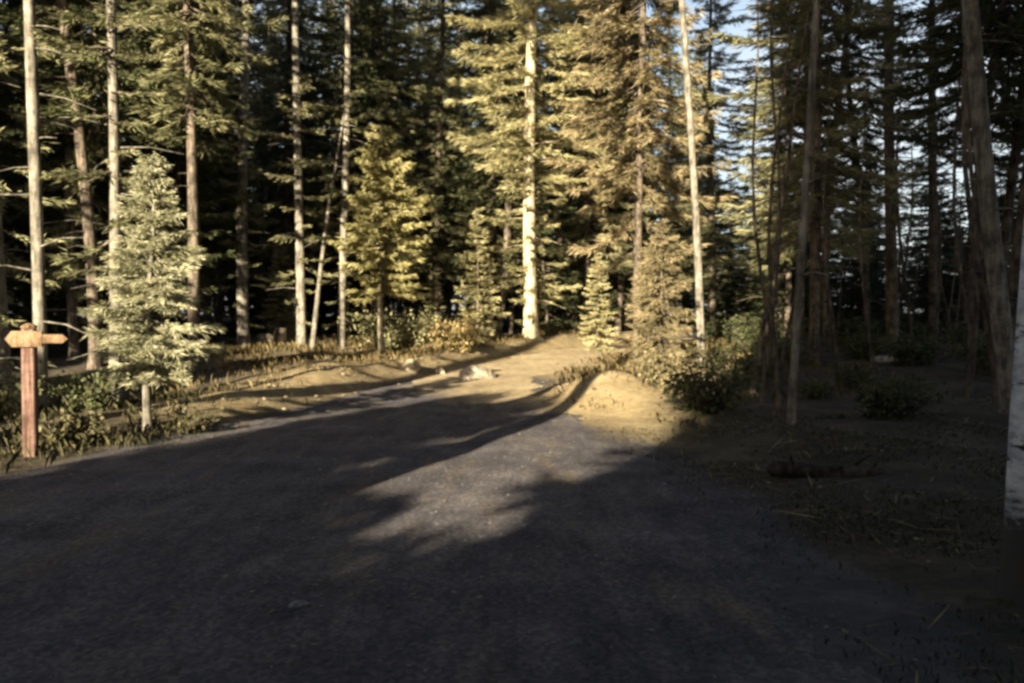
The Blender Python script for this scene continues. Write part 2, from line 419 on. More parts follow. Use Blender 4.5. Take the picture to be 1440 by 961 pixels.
def conifer_crown(h, z0, rmax, step=0.45, per=6, droop=0.35, twig=0.27, width=0.019, gap=0.06, seed=1, power=0.85, ragged=0.35, lower_taper=0.15, bow=0.25, hang=0.25, nq=4):
    """needle sprays along drooping branches, plus the branches' wood; returns (V, F, tone, Vw, Fw)"""
    g = np.random.default_rng(seed)
    Bs, As, Ss, Ts = [], [], [], []
    Vw, Fw = [], []
    z = z0
    while z < h - 0.15:
        t = (z - z0) / (h - z0)
        prof = (1 - t) ** power * min(1.0, 0.55 + t / max(lower_taper, 1e-3) * 0.45)
        k = max(3, int(per * (0.75 + 0.5 * g.random())))
        a0 = g.random() * 6.283
        for j in range(k):
            Lb = rmax * prof * (1 - ragged + 1.6 * ragged * g.random())
            if Lb < 0.10: Lb = 0.10
            az = a0 + 6.283 * j / k + g.normal(0, 0.25)
            zz = z + g.normal(0, step * 0.3)
            d2 = np.array([math.cos(az), math.sin(az), 0.0])
            lat = np.array([-math.sin(az), math.cos(az), 0.0])
            dr = droop * (1 - 0.75 * t) * (0.7 + 0.6 * g.random())
            up = 0.35 * t
            def P(s):
                s = np.asarray(s)[:, None]
                return np.array([0, 0, zz]) + d2 * (Lb * s) + np.array([0, 0, 1.0]) * (Lb * (up * s - dr * s - bow * dr * 1.2 * s * (1 - s) * 2 + 0.35 * dr * s ** 3))
            pts = P(np.linspace(0, 1, 4))
            tube(Vw, Fw, pts, [0.012 + 0.012 * Lb, 0.010 + 0.006 * Lb, 0.006, 0.003], 3, cap=False)
            n = max(4, int(Lb / gap))
            s = np.linspace(0.12, 1.0, n) + g.normal(0, 0.02, n)
            c = P(np.clip(s, 0, 1.02))
            clump = g.random() * 0.5 + 0.25
            for side in (-1, 1):
                keep = g.random(n) > 0.12
                m_ = int(keep.sum())
                if not m_: continue
                ss = s[keep][:, None]
                tl = twig * (0.5 + 0.9 * g.random((m_, 1))) * (0.45 + 0.9 * np.sin(np.clip(ss, 0.05, 1) * 2.6)) * min(1.0, 0.4 + Lb * 0.5)
                dirv = norm(d2 * (0.75 + 0.4 * g.random((m_, 1))) + side * lat * (0.6 + 0.5 * g.random((m_, 1))) * (1.05 - 0.5 * ss) + np.array([0, 0, -1.0]) * (hang * (0.3 + 1.4 * g.random((m_, 1)))) + g.normal(0, 0.15, (m_, 3)))
                A = dirv * tl
                for q in range(nq):
                    sd = norm(np.cross(dirv, g.normal(0, 1, (m_, 3)) * (0.35 if q == 0 else 1.0) + np.array([0, 0, 1.0 if q == 0 else 0.2]))) * width * (0.7 + 0.6 * g.random((m_, 1)))
                    Bs.append(c[keep] + (0.0, 0.25, 0.1, 0.4, 0.55)[q] * A + g.normal(0, 0.02, (m_, 3)) * (q > 0)); As.append((A + (g.normal(0, 0.28, (m_, 3)) * tl if q else 0)) * (1.0, 0.8, 0.7, 0.6, 0.5)[q]); Ss.append(sd)
                    Ts.append(np.clip(clump + g.normal(0, 0.16, m_) + 0.12 * ss[:, 0], 0, 1))
        z += step * (0.7 + 0.6 * g.random()) * (1 - 0.45 * t)
    # leader
    n = 14
    A = np.stack([g.normal(0, 0.4, n), g.normal(0, 0.4, n), np.full(n, 1.0)], 1) * twig * 0.7
    B = np.stack([np.zeros(n), np.zeros(n), h - 0.25 - 0.5 * g.random(n)], 1)
    Bs.append(B); As.append(A); Ss.append(norm(np.cross(A, g.normal(0, 1, (n, 3)))) * width); Ts.append(np.full(n, 0.6))
    V, F, T = leaf_quads(np.concatenate(Bs), np.concatenate(As), np.concatenate(Ss), np.concatenate(Ts))
    return V, F, T, Vw, Fw

def crown_meshes(name, leafmat, woodmat, **kw):
    V, F, T, Vw, Fw = conifer_crown(**kw)
    nV, nF = len(V), len(F)
    V = np.concatenate([V, np.array(Vw, dtype=np.float32)])
    F = np.concatenate([F, np.array(Fw, dtype=np.int64) + nV])
    me = mesh(name + '_crown', V, F, M[leafmat], tone=np.concatenate([T, np.full(len(Fw), 0.5)]))
    me.materials.append(M[woodmat])
    mi = np.zeros(len(F), dtype=np.int32); mi[nF:] = 1
    me.polygons.foreach_set('material_index', mi)
    print(name, len(F))
    return me

def trunk_mesh(h, r0, woodmat, lean=(0, 0), snag=None, seed=1, n=10, bend=0.0, flare=1.35):
    """tapered trunk with a flared foot, a slight wander, and dead snags between snag[0] and snag[1]"""
    g = random.Random(seed)
    V, F = [], []
    steps = max(8, int(h / 1.2))
    pts, rad = [], []
    ph1, ph2 = g.random() * 6, g.random() * 6
    def C(t):
        w = bend * h * 0.02
        return Vector((lean[0] * t + w * math.sin(t * 7 + ph1), lean[1] * t + w * math.sin(t * 6 + ph2), h * t))
    z_list = [-0.35, 0.0, 0.12, 0.35, 0.8] + [h * k / steps for k in range(1, steps + 1) if h * k / steps > 1.0]
    for z in z_list:
        t = max(z, 0) / h
        p = C(t) - C(0); p.z = z
        fl = 1 + (flare - 1) * math.exp(-max(z, 0) / 0.22)
        pts.append(p); rad.append(r0 * fl * (1 - 0.88 * t) ** 0.85 * (0.96 + 0.08 * g.random()))
    tube(V, F, pts, rad, n)
    if snag:
        z = snag[0]
        while z < min(snag[1], h * 0.9):
            t = z / h
            p = C(t) - C(0); p.z = z
            az = g.random() * 6.283
            L = (0.25 + 0.9 * g.random()) * snag[2]
            dz = -0.25 + 0.35 * g.random()
            e = p + Vector((math.cos(az) * L, math.sin(az) * L, dz * L))
            mm = p + (e - p) * 0.5 + Vector((0, 0, 0.06 * L))
            tube(V, F, [p, mm, e], [0.016 + 0.02 * r0, 0.010, 0.004], 4, cap=False)
            z += snag[3] * (0.4 + 1.2 * g.random())
    return mesh('trunk', V, F, M[woodmat], smooth=True)

CROWNS = {}
def crown(key):
    return CROWNS[key]
def add_crown(key, leafmat, woodmat='bark_brown', **kw):
    CROWNS[key] = crown_meshes(key, leafmat, woodmat, **kw)

# forest spruces: foliage low down, tall; pines: only a high crown
add_crown('spruce_a', 'spruce', h=24, z0=1.6, rmax=3.0, seed=11, droop=0.45, ragged=0.4)
add_crown('spruce_b', 'spruce', h=21, z0=3.4, rmax=2.6, seed=12, droop=0.55, ragged=0.5, step=0.5)
add_crown('spruce_c', 'spruce', h=26, z0=6.0, rmax=3.1, seed=13, droop=0.5, ragged=0.5, step=0.5)
add_crown('spruce_low', 'spruce', h=9, z0=0.4, rmax=2.1, seed=14, droop=0.35, step=0.36, ragged=0.4)
add_crown('spruce_olive', 'olive', nq=5, width=0.014, gap=0.045, h=23, z0=3.6, rmax=2.7, seed=15, droop=0.5, ragged=0.55, step=0.55)
add_crown('spruce_olive_low', 'olive', nq=5, width=0.014, gap=0.045, h=22, z0=2.2, rmax=2.2, seed=16, droop=0.5, ragged=0.6, step=0.6, per=5)
add_crown('pine_high', 'olive', h=24, z0=9.0, rmax=2.4, seed=17, droop=0.3, ragged=0.5, step=0.6, per=5)
add_crown('pine_top', 'olive', h=24, z0=17.5, rmax=2.0, seed=57, droop=0.3, ragged=0.5, step=0.6, per=5)
add_crown('over_top', 'spruce', 'bark_brown', h=22, z0=13, rmax=3.0, seed=58, step=0.5, per=8, power=0.6, twig=0.5, width=0.05)  # unseen crown above the frame, added to block skylight over the shaded side
add_crown('olive_high', 'olive', nq=5, width=0.014, gap=0.045, h=22, z0=6.3, rmax=2.3, seed=59, step=0.55, per=5, droop=0.6, ragged=0.55)
add_crown('gold_tall', 'gold', nq=5, width=0.014, gap=0.045, h=25, z0=5.6, rmax=2.9, seed=18, droop=0.32, ragged=0.5, step=0.5, twig=0.29, power=0.6, lower_taper=0.12)
add_crown('rust_tall', 'rust', h=21, z0=3.4, rmax=2.3, seed=19, droop=0.62, ragged=0.55, step=0.45, hang=0.4, twig=0.27, power=0.6, nq=5, width=0.014, gap=0.045)

def tree_from(name, label, cat, x, y, rz, trunk, crown_key, group=None, scale=1.0, crown_offset=(0, 0), extra=None):
    r = empty(name, (x, y, hz(x, y) - 0.03), rz)
    r.scale = (scale,) * 3
    tag(r, label, cat, group)
    link('trunk', trunk, r)
    if crown_key:
        link('crown', crown(crown_key), r, (crown_offset[0], crown_offset[1], 0))
    return r

def copy_tree(o, parent=None):
    c = o.copy(); COL.objects.link(c)
    if parent: c.parent = parent
    for ch in o.children: copy_tree(ch, c)
    return c

def X(px, d): return (px - 720.0) / FPX * d

# ------------------------------------------------------------------ the trees one can tell apart
occupied = []
def explicit(px, dist, dia, h, bark, crown_key, label, name='conifer_tree', cat='tree', top_px=None, top_py=0, seed=1, snag=(1.5, 8, 0.8, 0.5), bend=0.22, rz=None, scale=1.0, flare=1.35, group=None):
    x, y = X(px, dist), dist
    lean = (0, 0)
    if top_px is not None:                       # where the trunk crosses picture height top_py
        ztop = CAM_H + dist * (HORIZON - top_py) / FPX - hz(x, y)
        lean = ((top_px - px) / FPX * dist / ztop * h, 0)
    tm = trunk_mesh(h, dia / 2, bark, lean, snag, seed, bend=bend, flare=flare)
    off = (lean[0] * 0.35, 0)
    occupied.append((x, y, 1.3))
    return tree_from(name, label, cat, x, y, 0 if top_px is not None else (rz if rz is not None else seed * 1.3), tm, crown_key, group, scale, off)

explicit(6, 14.0, 0.25, 24, 'bark_grey', 'pine_top', 'thick pale trunk at the very edge of the wood beyond the signpost', seed=2, snag=(0.8, 8, 1.0, 0.35))
explicit(57, 13.2, 0.20, 24, 'bark_grey', 'pine_top', 'straight sunlit slim trunk rising directly behind the signpost', top_px=63, seed=3, snag=(0.8, 8, 1.1, 0.3))
explicit(160, 13.5, 0.18, 24, 'bark_grey', 'pine_top', 'slim grey trunk with bare snags beside the young spruce', seed=4, snag=(0.9, 7, 1.1, 0.3))
explicit(343, 29, 0.42, 24, 'bark_grey', 'pine_top', 'sturdy pale trunk lit in patches beyond the white rock', seed=5, snag=(2.5, 8, 1.2, 0.4))
explicit(424, 28, 0.33, 24, 'bark_grey', 'pine_top', 'straight pale trunk paired with a thin leaning one at the clearing edge', seed=6, snag=(1.5, 7, 1.0, 0.4))
explicit(438, 27, 0.17, 9, 'bark_grey', None, 'thin bare leaning stem against the straight pale trunk', top_px=470, top_py=270, seed=7, snag=(3, 8, 0.9, 0.5))
explicit(480, 27, 0.26, 24, 'bark_grey', 'pine_top', 'slender pale trunk beside the yellow young larch', seed=8, snag=(1.5, 8, 0.9, 0.4))
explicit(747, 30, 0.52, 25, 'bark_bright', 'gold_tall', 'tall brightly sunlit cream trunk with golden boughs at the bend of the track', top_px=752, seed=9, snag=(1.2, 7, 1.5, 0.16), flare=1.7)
explicit(897, 24, 0.26, 21, 'bark_brown', 'rust_tall', 'spruce with drooping rusty brown boughs above the dry bushes', seed=10, snag=(1.0, 5, 1.2, 0.2))
explicit(987, 19.5, 0.19, 24, 'bark_grey', 'pine_top', 'slightly leaning bare trunk lit down one side where sun meets shade', top_px=965, seed=21, snag=(4.5, 8, 0.8, 0.7))
explicit(1113, 11.3, 0.105, 22, 'bark_grey', 'over_top', 'thin grey stem standing alone in the shade near the fallen log', top_px=1124, top_py=200, seed=22, snag=(2, 9, 0.7, 0.6))
explicit(1058, 16.5, 0.11, 9, 'bark_brown', None, 'thin dim leaning stem in the shade behind the lone grey stem', top_px=1088, top_py=340, seed=23)
explicit(1425, 12.5, 0.28, 20, 'bark_grey', 'over_top', 'thick grey leaning trunk in the shade beyond the birch', top_px=1356, seed=24, snag=(3, 8, 0.9, 0.6))
explicit(1256, 24, 0.34, 24, 'bark_brown', 'pine_top', 'thick dark trunk in front of the bright gaps in the shaded wood', seed=25)
explicit(1312, 28, 0.32, 24, 'bark_brown', 'pine_top', 'dark straight trunk between two bright gaps in the shaded wood', seed=26)
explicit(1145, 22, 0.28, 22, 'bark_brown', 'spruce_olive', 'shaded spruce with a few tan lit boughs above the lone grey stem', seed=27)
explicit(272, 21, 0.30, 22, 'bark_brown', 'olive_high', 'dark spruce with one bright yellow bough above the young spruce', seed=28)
explicit(408, 36, 0.34, 23, 'bark_brown', 'spruce_olive', 'dull green spruce behind the paired pale trunks', seed=29)
explicit(528, 37, 0.36, 23, 'bark_brown', 'spruce_olive', 'green spruce rising behind the yellow young larch', seed=30)
explicit(618, 39, 0.36, 24, 'bark_brown', 'spruce_olive', 'full spruce between the larch and the bright cream trunk', seed=31)
explicit(690, 41, 0.36, 24, 'bark_brown', 'spruce_olive', 'green spruce close behind the bright cream trunk', seed=32)
explicit(828, 36, 0.34, 23, 'bark_brown', 'spruce_olive', 'olive spruce between the bright cream trunk and the rusty spruce', seed=33)
explicit(1002, 43, 0.34, 23, 'bark_brown', 'spruce_olive', 'dull spruce far back behind the slim lit leaning trunk', seed=35)
explicit(1124, 33, 0.30, 22, 'bark_brown', 'spruce_olive', 'olive spruce beside the brightest gap of sky', seed=36)
explicit(105, 24, 0.28, 22, 'bark_brown', 'spruce_olive_low', 'sparse olive spruce behind the slim trunks near the signpost', seed=34)

add_crown('shoots_gold', 'gold', 'bark_brown', h=7.5, z0=0.9, rmax=1.35, seed=61, step=0.42, per=4, droop=0.3, twig=0.20, width=0.013, gap=0.04, power=0.15, ragged=0.6, nq=4)
add_crown('shoots_olive', 'olive', 'bark_brown', h=9, z0=1.5, rmax=0.95, seed=62, step=0.7, per=3, droop=0.4, twig=0.20, width=0.013, gap=0.04, power=0.15, ragged=0.6, nq=4)
for ob in list(COL.objects):
    lb = ob.get('label', '')
    if 'cream trunk with golden' in lb: link('side_shoots', crown('shoots_gold'), ob)
    elif 'lit in patches' in lb or 'beside the yellow young larch' in lb or 'beside the young spruce' in lb or 'very edge of the wood' in lb or 'straight pale trunk paired' in lb:
        link('side_shoots', crown('shoots_olive'), ob).rotation_euler = (0, 0, len(lb))

# young spruce beside the track, larch, small spruces
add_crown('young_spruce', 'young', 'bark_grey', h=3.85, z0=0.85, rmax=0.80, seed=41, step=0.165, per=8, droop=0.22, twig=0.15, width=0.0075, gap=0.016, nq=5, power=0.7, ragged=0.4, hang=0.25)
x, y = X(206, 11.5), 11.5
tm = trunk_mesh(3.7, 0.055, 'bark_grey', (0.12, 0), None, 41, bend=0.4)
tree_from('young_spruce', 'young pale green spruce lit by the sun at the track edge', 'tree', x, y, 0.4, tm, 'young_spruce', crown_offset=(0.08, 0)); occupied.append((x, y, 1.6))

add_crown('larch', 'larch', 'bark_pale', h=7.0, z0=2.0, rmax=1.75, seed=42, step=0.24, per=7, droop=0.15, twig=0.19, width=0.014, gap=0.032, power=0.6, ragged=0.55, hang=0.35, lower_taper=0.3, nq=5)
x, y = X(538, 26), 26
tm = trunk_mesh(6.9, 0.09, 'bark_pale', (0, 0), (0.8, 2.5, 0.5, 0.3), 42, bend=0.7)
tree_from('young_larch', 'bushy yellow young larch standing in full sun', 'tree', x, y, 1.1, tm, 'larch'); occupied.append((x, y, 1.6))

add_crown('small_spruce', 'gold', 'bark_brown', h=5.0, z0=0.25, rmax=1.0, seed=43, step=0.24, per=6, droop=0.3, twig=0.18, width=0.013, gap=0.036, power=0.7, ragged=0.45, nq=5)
for px, dist, sc, lab in ((672, 28.5, 0.92, 'small narrow spruce lit by the sun behind the pale boulders'),
                          (840, 29, 0.7, 'little spruce beside the foot of the rusty spruce'),
                          (610, 31, 0.55, 'very small sunlit spruce among the dry grass'),
                          (395, 33, 0.8, 'small spruce behind the dark stump')):
    x = X(px, dist)
    tm = trunk_mesh(4.9, 0.06, 'bark_brown', (0, 0), None, 44)
    tree_from('small_spruce', lab, 'tree', x, dist, px * 0.01, tm, 'small_spruce', scale=sc); occupied.append((x, dist, 1.2))

# birch at the edge of the picture
x, y = X(1462, 4.7), 4.7
V, F = [], []
g = random.Random(3)
pts = [(0, 0, -0.3), (0, 0, 0), (0.0, 0, 0.3), (0.01, 0, 1.0), (0.07, 0.02, 2.0), (0.17, 0.03, 3.5), (0.3, 0.05, 6), (0.4, 0.1, 9), (0.5, 0.2, 13)]
tube(V, F, pts, [0.22, 0.19, 0.165, 0.15, 0.142, 0.13, 0.105, 0.07, 0.02], 16)
for k in range(9):
    z = 5 + k * 0.85; az = g.random() * 6.28; L = 1.6 - 0.1 * k
    tube(V, F, [(0.1, 0.05, z), (0.1 + math.cos(az) * L * .5, math.sin(az) * L * .5, z + 0.6), (0.1 + math.cos(az) * L, math.sin(az) * L, z + 0.7)], [0.03, 0.018, 0.006], 5, cap=False)
r = empty('birch_tree', (x, y, hz(x, y) - 0.02)); tag(r, 'near birch with bluish white bark cut off by the edge of the picture', 'tree')
link('trunk', mesh('birch_trunk', V, F, M['bark_birch'], smooth=True), r)
gg = np.random.default_rng(5)
n = 2600
c0 = np.stack([gg.normal(0.15, 0.8, n), gg.normal(0.1, 0.8, n), gg.uniform(5.5, 13, n)], 1)
A = norm(gg.normal(0, 1, (n, 3)) + np.array([0, 0, -0.6])) * 0.07
Vb, Fb, Tb = leaf_quads(c0, A, norm(np.cross(A, gg.normal(0, 1, (n, 3)))) * 0.025, gg.uniform(0.2, 0.9, n))
link('crown', mesh('birch_leaves', Vb, Fb, M['gold'], tone=Tb), r)
occupied.append((x, y, 1.0))

# ------------------------------------------------------------------ the wood behind: copies of five kinds
protos = []
def proto(key, h, dia, bark, seed, snag):
    tm = trunk_mesh(h, dia / 2, bark, (0, 0), snag, seed, bend=0.8, n=8)
    return (tm, key)
protos = [proto('spruce_a', 24, 0.36, 'bark_brown', 51, None), proto('spruce_b', 21, 0.32, 'bark_brown', 52, (1, 5, 1.0, 0.4)),
          proto('spruce_c', 26, 0.30, 'bark_brown', 53, (1.2, 8, 1.1, 0.4)), proto('spruce_low', 9, 0.16, 'bark_brown', 54, None),
          proto('pine_high', 24, 0.30, 'bark_grey', 55, (1.5, 9, 1.0, 0.5))]
KIND = ['full dark spruce with boughs to the ground', 'dark spruce with ragged drooping boughs', 'tall spruce with a bare lower trunk', 'low bushy dark spruce', 'bare trunked tree with a high crown']
first = {}
def wood(x, y, k, s, where, group, rz):
    if k not in first:
        first[k] = tree_from('forest_spruce' if k < 4 else 'forest_pine', '', 'tree', x, y, rz, protos[k][0], protos[k][1])
        r = first[k]
    else:
        r = copy_tree(first[k])
    r.location = (x, y, hz(x, y) - 0.05); r.rotation_euler = (0, 0, rz); r.scale = (s, s, s)
    tag(r, KIND[k] + ' ' + where, 'tree', group + ', ' + KIND[k])
    return r

g = random.Random(12)
pts = []
def try_place(x, y, md):
    for (a, b, rr) in occupied:
        if (a - x) ** 2 + (b - y) ** 2 < max(rr, md * 0.6) ** 2: return False
    for (a, b) in pts:
        if (a - x) ** 2 + (b - y) ** 2 < md * md: return False
    return True

def clear(x, y):                     # keep the track and the open ground free
    px = 720 + x / y * FPX
    if xl(y) - 2.0 < x < xr(y) + 1.6: return True
    if y < 33 and 250 < px < 1000: return True
    if y < 22 and px <= 250 and x > -14: return True
    if y < 27 and 985 < px < 1180: return True
    if y < 17 and px > 985: return True
    if px < 720 and y < 37 and -17.8 < x * 0.934 - y * 0.358 < -14: return True
    return False

n_wood = 0
for tries in range(9000):
    y = 10 + 85 * g.random() ** 0.8
    x = (g.random() * 2 - 1) * (y * 0.66 + 5)
    px = 720 + x / y * FPX
    if clear(x, y): continue
    rightside = px > 985
    if rightside:
        if y > 22 and (1262 < px < 1302 or 1326 < px < 1352 or 1020 < px < 1072): continue
        if y > 62: continue
        if y > 40: k_force = 3
        else: k_force = None
        if 1000 < px < 1090 and 26 < y < 40: continue        # a thin place where the sky shows
        md = 4.0 if y < 40 else 3.0
        k = k_force if k_force is not None else g.choices([0, 1, 2, 3, 4], [0.5, 1.5, 4, 1.2, 0.6])[0]
    else:
        md = 3.1 if y < 60 else 4.2
        k = g.choices([0, 1, 2, 3, 4], [3, 3, 2, 2.5, 0.8])[0]
    if not try_place(x, y, md): continue
    pts.append((x, y))
    s = g.uniform(0.8, 1.15)
    if rightside: wood(x, y, k, s, 'in the shaded wood by the birch', 'trees of the shaded wood', g.random() * 6.28)
    else: wood(x, y, k, s, 'in the dark wood behind the clearing', 'trees of the dark wood', g.random() * 6.28)
    n_wood += 1
    if n_wood > 240: break
print('WOOD', n_wood)

for px, y, s in ((1003, 52, 1.15), (1048, 49, 0.95), (1085, 55, 1.25), (1025, 60, 1.2), (1120, 50, 1.0)):
    wood(X(px, y), y, 3, s, 'in the shaded wood by the birch', 'trees of the shaded wood', px * 0.7)

for px, y, s in ((1268, 58, 0.8), (1296, 62, 0.75), (1330, 60, 0.85), (1350, 56, 0.7), (1235, 64, 1.0), (1380, 62, 1.0), (1030, 66, 0.9), (1060, 64, 0.8)):
    wood(X(px, y), y, 3, s, 'in the shaded wood by the birch', 'trees of the shaded wood', px * 0.9)
for px, y, s in ((330, 66, 1.3), (400, 72, 1.45), (455, 62, 1.3), (520, 70, 1.45), (575, 64, 1.4), (630, 74, 1.5), (700, 66, 1.4), (770, 72, 1.45), (850, 66, 1.3), (930, 64, 1.2)):
    wood(X(px + 35, y + 5), y + 5, 3, 1.25, 'in the dark wood behind the clearing', 'trees of the dark wood', px * 0.9)
    wood(X(px, y), y, 0, s, 'in the dark wood behind the clearing', 'trees of the dark wood', px * 0.7)

# ------------------------------------------------------------------ trees standing behind the photographer: they cast the shade
def uw(u, w):
    return (u * math.cos(SUN_AZ) - w * math.sin(SUN_AZ), -u * math.sin(SUN_AZ) - w * math.cos(SUN_AZ))
add_crown('shade_tall', 'spruce', h=28, z0=0.3, rmax=2.7, seed=91, step=0.5, per=8, twig=0.6, width=0.09, gap=0.13, power=0.55, ragged=0.25, lower_taper=0.01, droop=0.3)
add_crown('shade_low', 'spruce', h=6, z0=0.15, rmax=0.9, seed=92, step=0.22, per=7, twig=0.32, width=0.05, gap=0.08, power=0.35, ragged=0.25, lower_taper=0.01, droop=0.25)
SHADE = {'shade_tall': ('tall_spruce', 28, trunk_mesh(28, 0.25, 'bark_brown', (0, 0), None, 93), 'tall dense spruce'),
         'shade_low': ('low_spruce', 6, trunk_mesh(5.9, 0.07, 'bark_brown', (0, 0), None, 94), 'low narrow dense spruce')}
shade_first = {}
def shade(u, w, href, key):
    """href: height of the top as it counts 12 m behind the camera along the sun's path"""
    H = href * TAN / 0.24 + (w - 12) * TAN
    x, y = uw(u, w)
    nm, base, tm, what = SHADE[key]
    s = H / base
    if key not in shade_first:
        r = shade_first[key] = tree_from(nm, '', 'tree', x, y, 0, tm, key)
    else:
        r = copy_tree(shade_first[key])
    r.location = (x, y, hz(x, y) - 0.05); r.rotation_euler = (0, 0, u * 2.1)
    r.scale = (1.15, 1.15, s) if key == 'shade_tall' else (0.75 + s * 0.25, 0.75 + s * 0.25, s)
    tag(r, what + ' out of sight behind the viewpoint, shading the track', 'tree', what + 's shading the track')
g2 = random.Random(5)
RE = 0.35                         # trunk line of the first tall tree on the right: its boughs end the light
for i in range(14):
    shade(RE + i * 2.4, 12 + (i % 2) * 1.5, 18.5 if i < 1 else 27 + 3 * g2.random(), 'shade_tall')
for i in range(9):
    shade(RE + 1.2 + i * 3.6, 18 + (i % 2) * 3, 18 if i < 1 else 31 + 3 * g2.random(), 'shade_tall')
for i in range(8):
    shade(RE + 0.6 + i * 2.1, 9.5 + (i % 2) * 0.8, 12 + 3 * g2.random(), 'shade_tall')
# low trees under the open window
u = -2.3
while u > -17:
    if u > -5.1: h = 4.62 + g2.uniform(-0.4, 0.35)
    elif u > -7.1: h = 7.2 + g2.uniform(-0.4, 0.3)
    elif u > -10.7: h = 4.4
    elif u > -13.3: h = 6.0 + g2.uniform(-0.4, 0.4)
    else: h = 8.6 + g2.uniform(-0.5, 0.5)
    shade(u, 12 + 1.2 * g2.random(), h, 'shade_low')
    shade(u - 0.35, 14 + 1.2 * g2.random(), h * 0.93, 'shade_low')
    u -= 0.75
for k in range(6):
    shade(-1.0 - 0.16 * k, 10.5 + (k % 3) * 1.4, 5.6 if k < 5 else 4.6, 'shade_low')
# shade over the left
for i in range(8):
    shade(-22.0 - i * 3.3, 12 + (i % 2) * 3, 26 + 4 * g2.random(), 'shade_tall')
for i in range(6):
    shade(-25 - i * 4.2, 20 + (i % 2) * 3, 31, 'shade_tall')

# tall unseen trees beside and behind the viewpoint, added to cut skylight on the track
add_crown('added_canopy', 'spruce', h=27, z0=8, rmax=4.3, seed=95, step=0.5, per=9, twig=0.6, width=0.09, gap=0.13, power=0.5, ragged=0.3, lower_taper=0.02, droop=0.2)
add_crown('added_high_canopy', 'spruce', h=32, z0=22.5, rmax=4.6, seed=96, step=0.5, per=9, twig=0.6, width=0.09, gap=0.13, power=0.4, ragged=0.3, lower_taper=0.02, droop=0.15)
CAN = {'added_canopy': trunk_mesh(27, 0.24, 'bark_brown', (0, 0), None, 97), 'added_high_canopy': trunk_mesh(32, 0.26, 'bark_brown', (0, 0), None, 98)}
for key, spots in (('added_canopy', ((5.5, 0.5), (9.0, 4.0), (5.6, -5.5), (11.5, 9.5), (12.5, 3))),
                   ('added_high_canopy', ((-4.5, 0.5), (-9.1, 3.5), (-7.5, -3.5), (-10.5, 8.5), (-2.5, -4.0), (-13.5, 3)))):
    first_c = None
    for x, y in spots:
        if first_c is None: first_c = r = tree_from('added_shade_spruce', '', 'tree', x, y, x, CAN[key], key)
        else: r = copy_tree(first_c)
        r.location = (x, y, hz(x, y) - 0.05); r.rotation_euler = (0, 0, x * 1.9)
        tag(r, 'tall unseen spruce added beside the viewpoint to block skylight over the track', 'tree', 'added spruces blocking skylight over the track')

# ------------------------------------------------------------------ signpost
def box(V, F, c, sx, sy, sz, rz=0.0, bev=0.01, ry=0.0):
    b0 = len(V)
    cz, sn = math.cos(rz), math.sin(rz)
    hx, hy, hh = sx / 2, sy / 2, sz / 2
    prof = [(-hx + bev, -hy), (hx - bev, -hy), (hx, -hy + bev), (hx, hy - bev), (hx - bev, hy), (-hx + bev, hy), (-hx, hy - bev), (-hx, -hy + bev)]
    rings = [(-hh, 0.0 + bev), (-hh + bev, 0), (hh - bev, 0), (hh, bev)]
    for z, ins in rings:
        for (px, py) in prof:
            kx = (hx - ins) / hx; ky = (hy - ins) / hy
            x0, y0, z0 = px * kx, py * ky, z
            x1 = x0 * math.cos(ry) + z0 * math.sin(ry); z1 = -x0 * math.sin(ry) + z0 * math.cos(ry)
            V.append((c[0] + x1 * cz - y0 * sn, c[1] + x1 * sn + y0 * cz, c[2] + z1))
    for i in range(3):
        for k in range(8):
            k2 = (k + 1) % 8
            F.append((b0 + i * 8 + k, b0 + i * 8 + k2, b0 + (i + 1) * 8 + k2, b0 + (i + 1) * 8 + k))
    F.append(tuple(b0 + k for k in reversed(range(8)))); F.append(tuple(b0 + 24 + k for k in range(8)))

def arrow_board(V, F, x0, x1, z0, z1, y, th, tip):
    """a finger board with a pointed end at x1 (x1 may be smaller than x0)"""
    zc = (z0 + z1) / 2
    sgn = 1 if x1 > x0 else -1
    out = [(x0, z0), (x1 - sgn * tip, z0), (x1, zc), (x1 - sgn * tip, z1), (x0, z1)]
    b0 = len(V)
    for yy in (y - th / 2, y + th / 2):
        for (a, b) in out: V.append((a, yy, b))
    n = len(out)
    if sgn > 0:
        F.append(tuple(b0 + k for k in range(n))); F.append(tuple(b0 + n + k for k in reversed(range(n))))
        for k in range(n): F.append((b0 + (k + 1) % n, b0 + k, b0 + n + k, b0 + n + (k + 1) % n))
    else:
        F.append(tuple(b0 + k for k in reversed(range(n)))); F.append(tuple(b0 + n + k for k in range(n)))
        for k in range(n): F.append((b0 + k, b0 + (k + 1) % n, b0 + n + (k + 1) % n, b0 + n + k))

x, y = X(41, 10.0), 10.0
r = empty('signpost', (x, y, hz(x, y))); tag(r, 'reddish wooden signpost with short pale finger boards at the track edge', 'signpost')
zt = CAM_H + 10.0 * (HORIZON - 462) / FPX - hz(x, y)
V, F = [], []
box(V, F, (0, 0, (zt - 0.4) / 2), 0.145, 0.12, zt + 0.4, 0.15, 0.012)
link('post', mesh('signpost_post', V, F, M['wood']), r)
V, F = [], []
tube(V, F, [(0, 0, zt + 0.001), (0, 0, zt + 0.025), (0, 0, zt + 0.06)], [0.085, 0.09, 0.03], 8)
link('post_cap', mesh('signpost_cap', V, F, M['wood_pale']), r)
V, F = [], []
arrow_board(V, F, 0.20, -0.23, zt - 0.215, zt - 0.03, -0.085, 0.035, 0.08)
o = link('finger_board', mesh('finger_board_wide', V, F, M['wood_pale']), r); o['label'] = 'wide short yellowish board across the post'
V, F = [], []
arrow_board(V, F, 0.205, 0.50, zt - 0.17, zt - 0.07, -0.085, 0.032, 0.06)
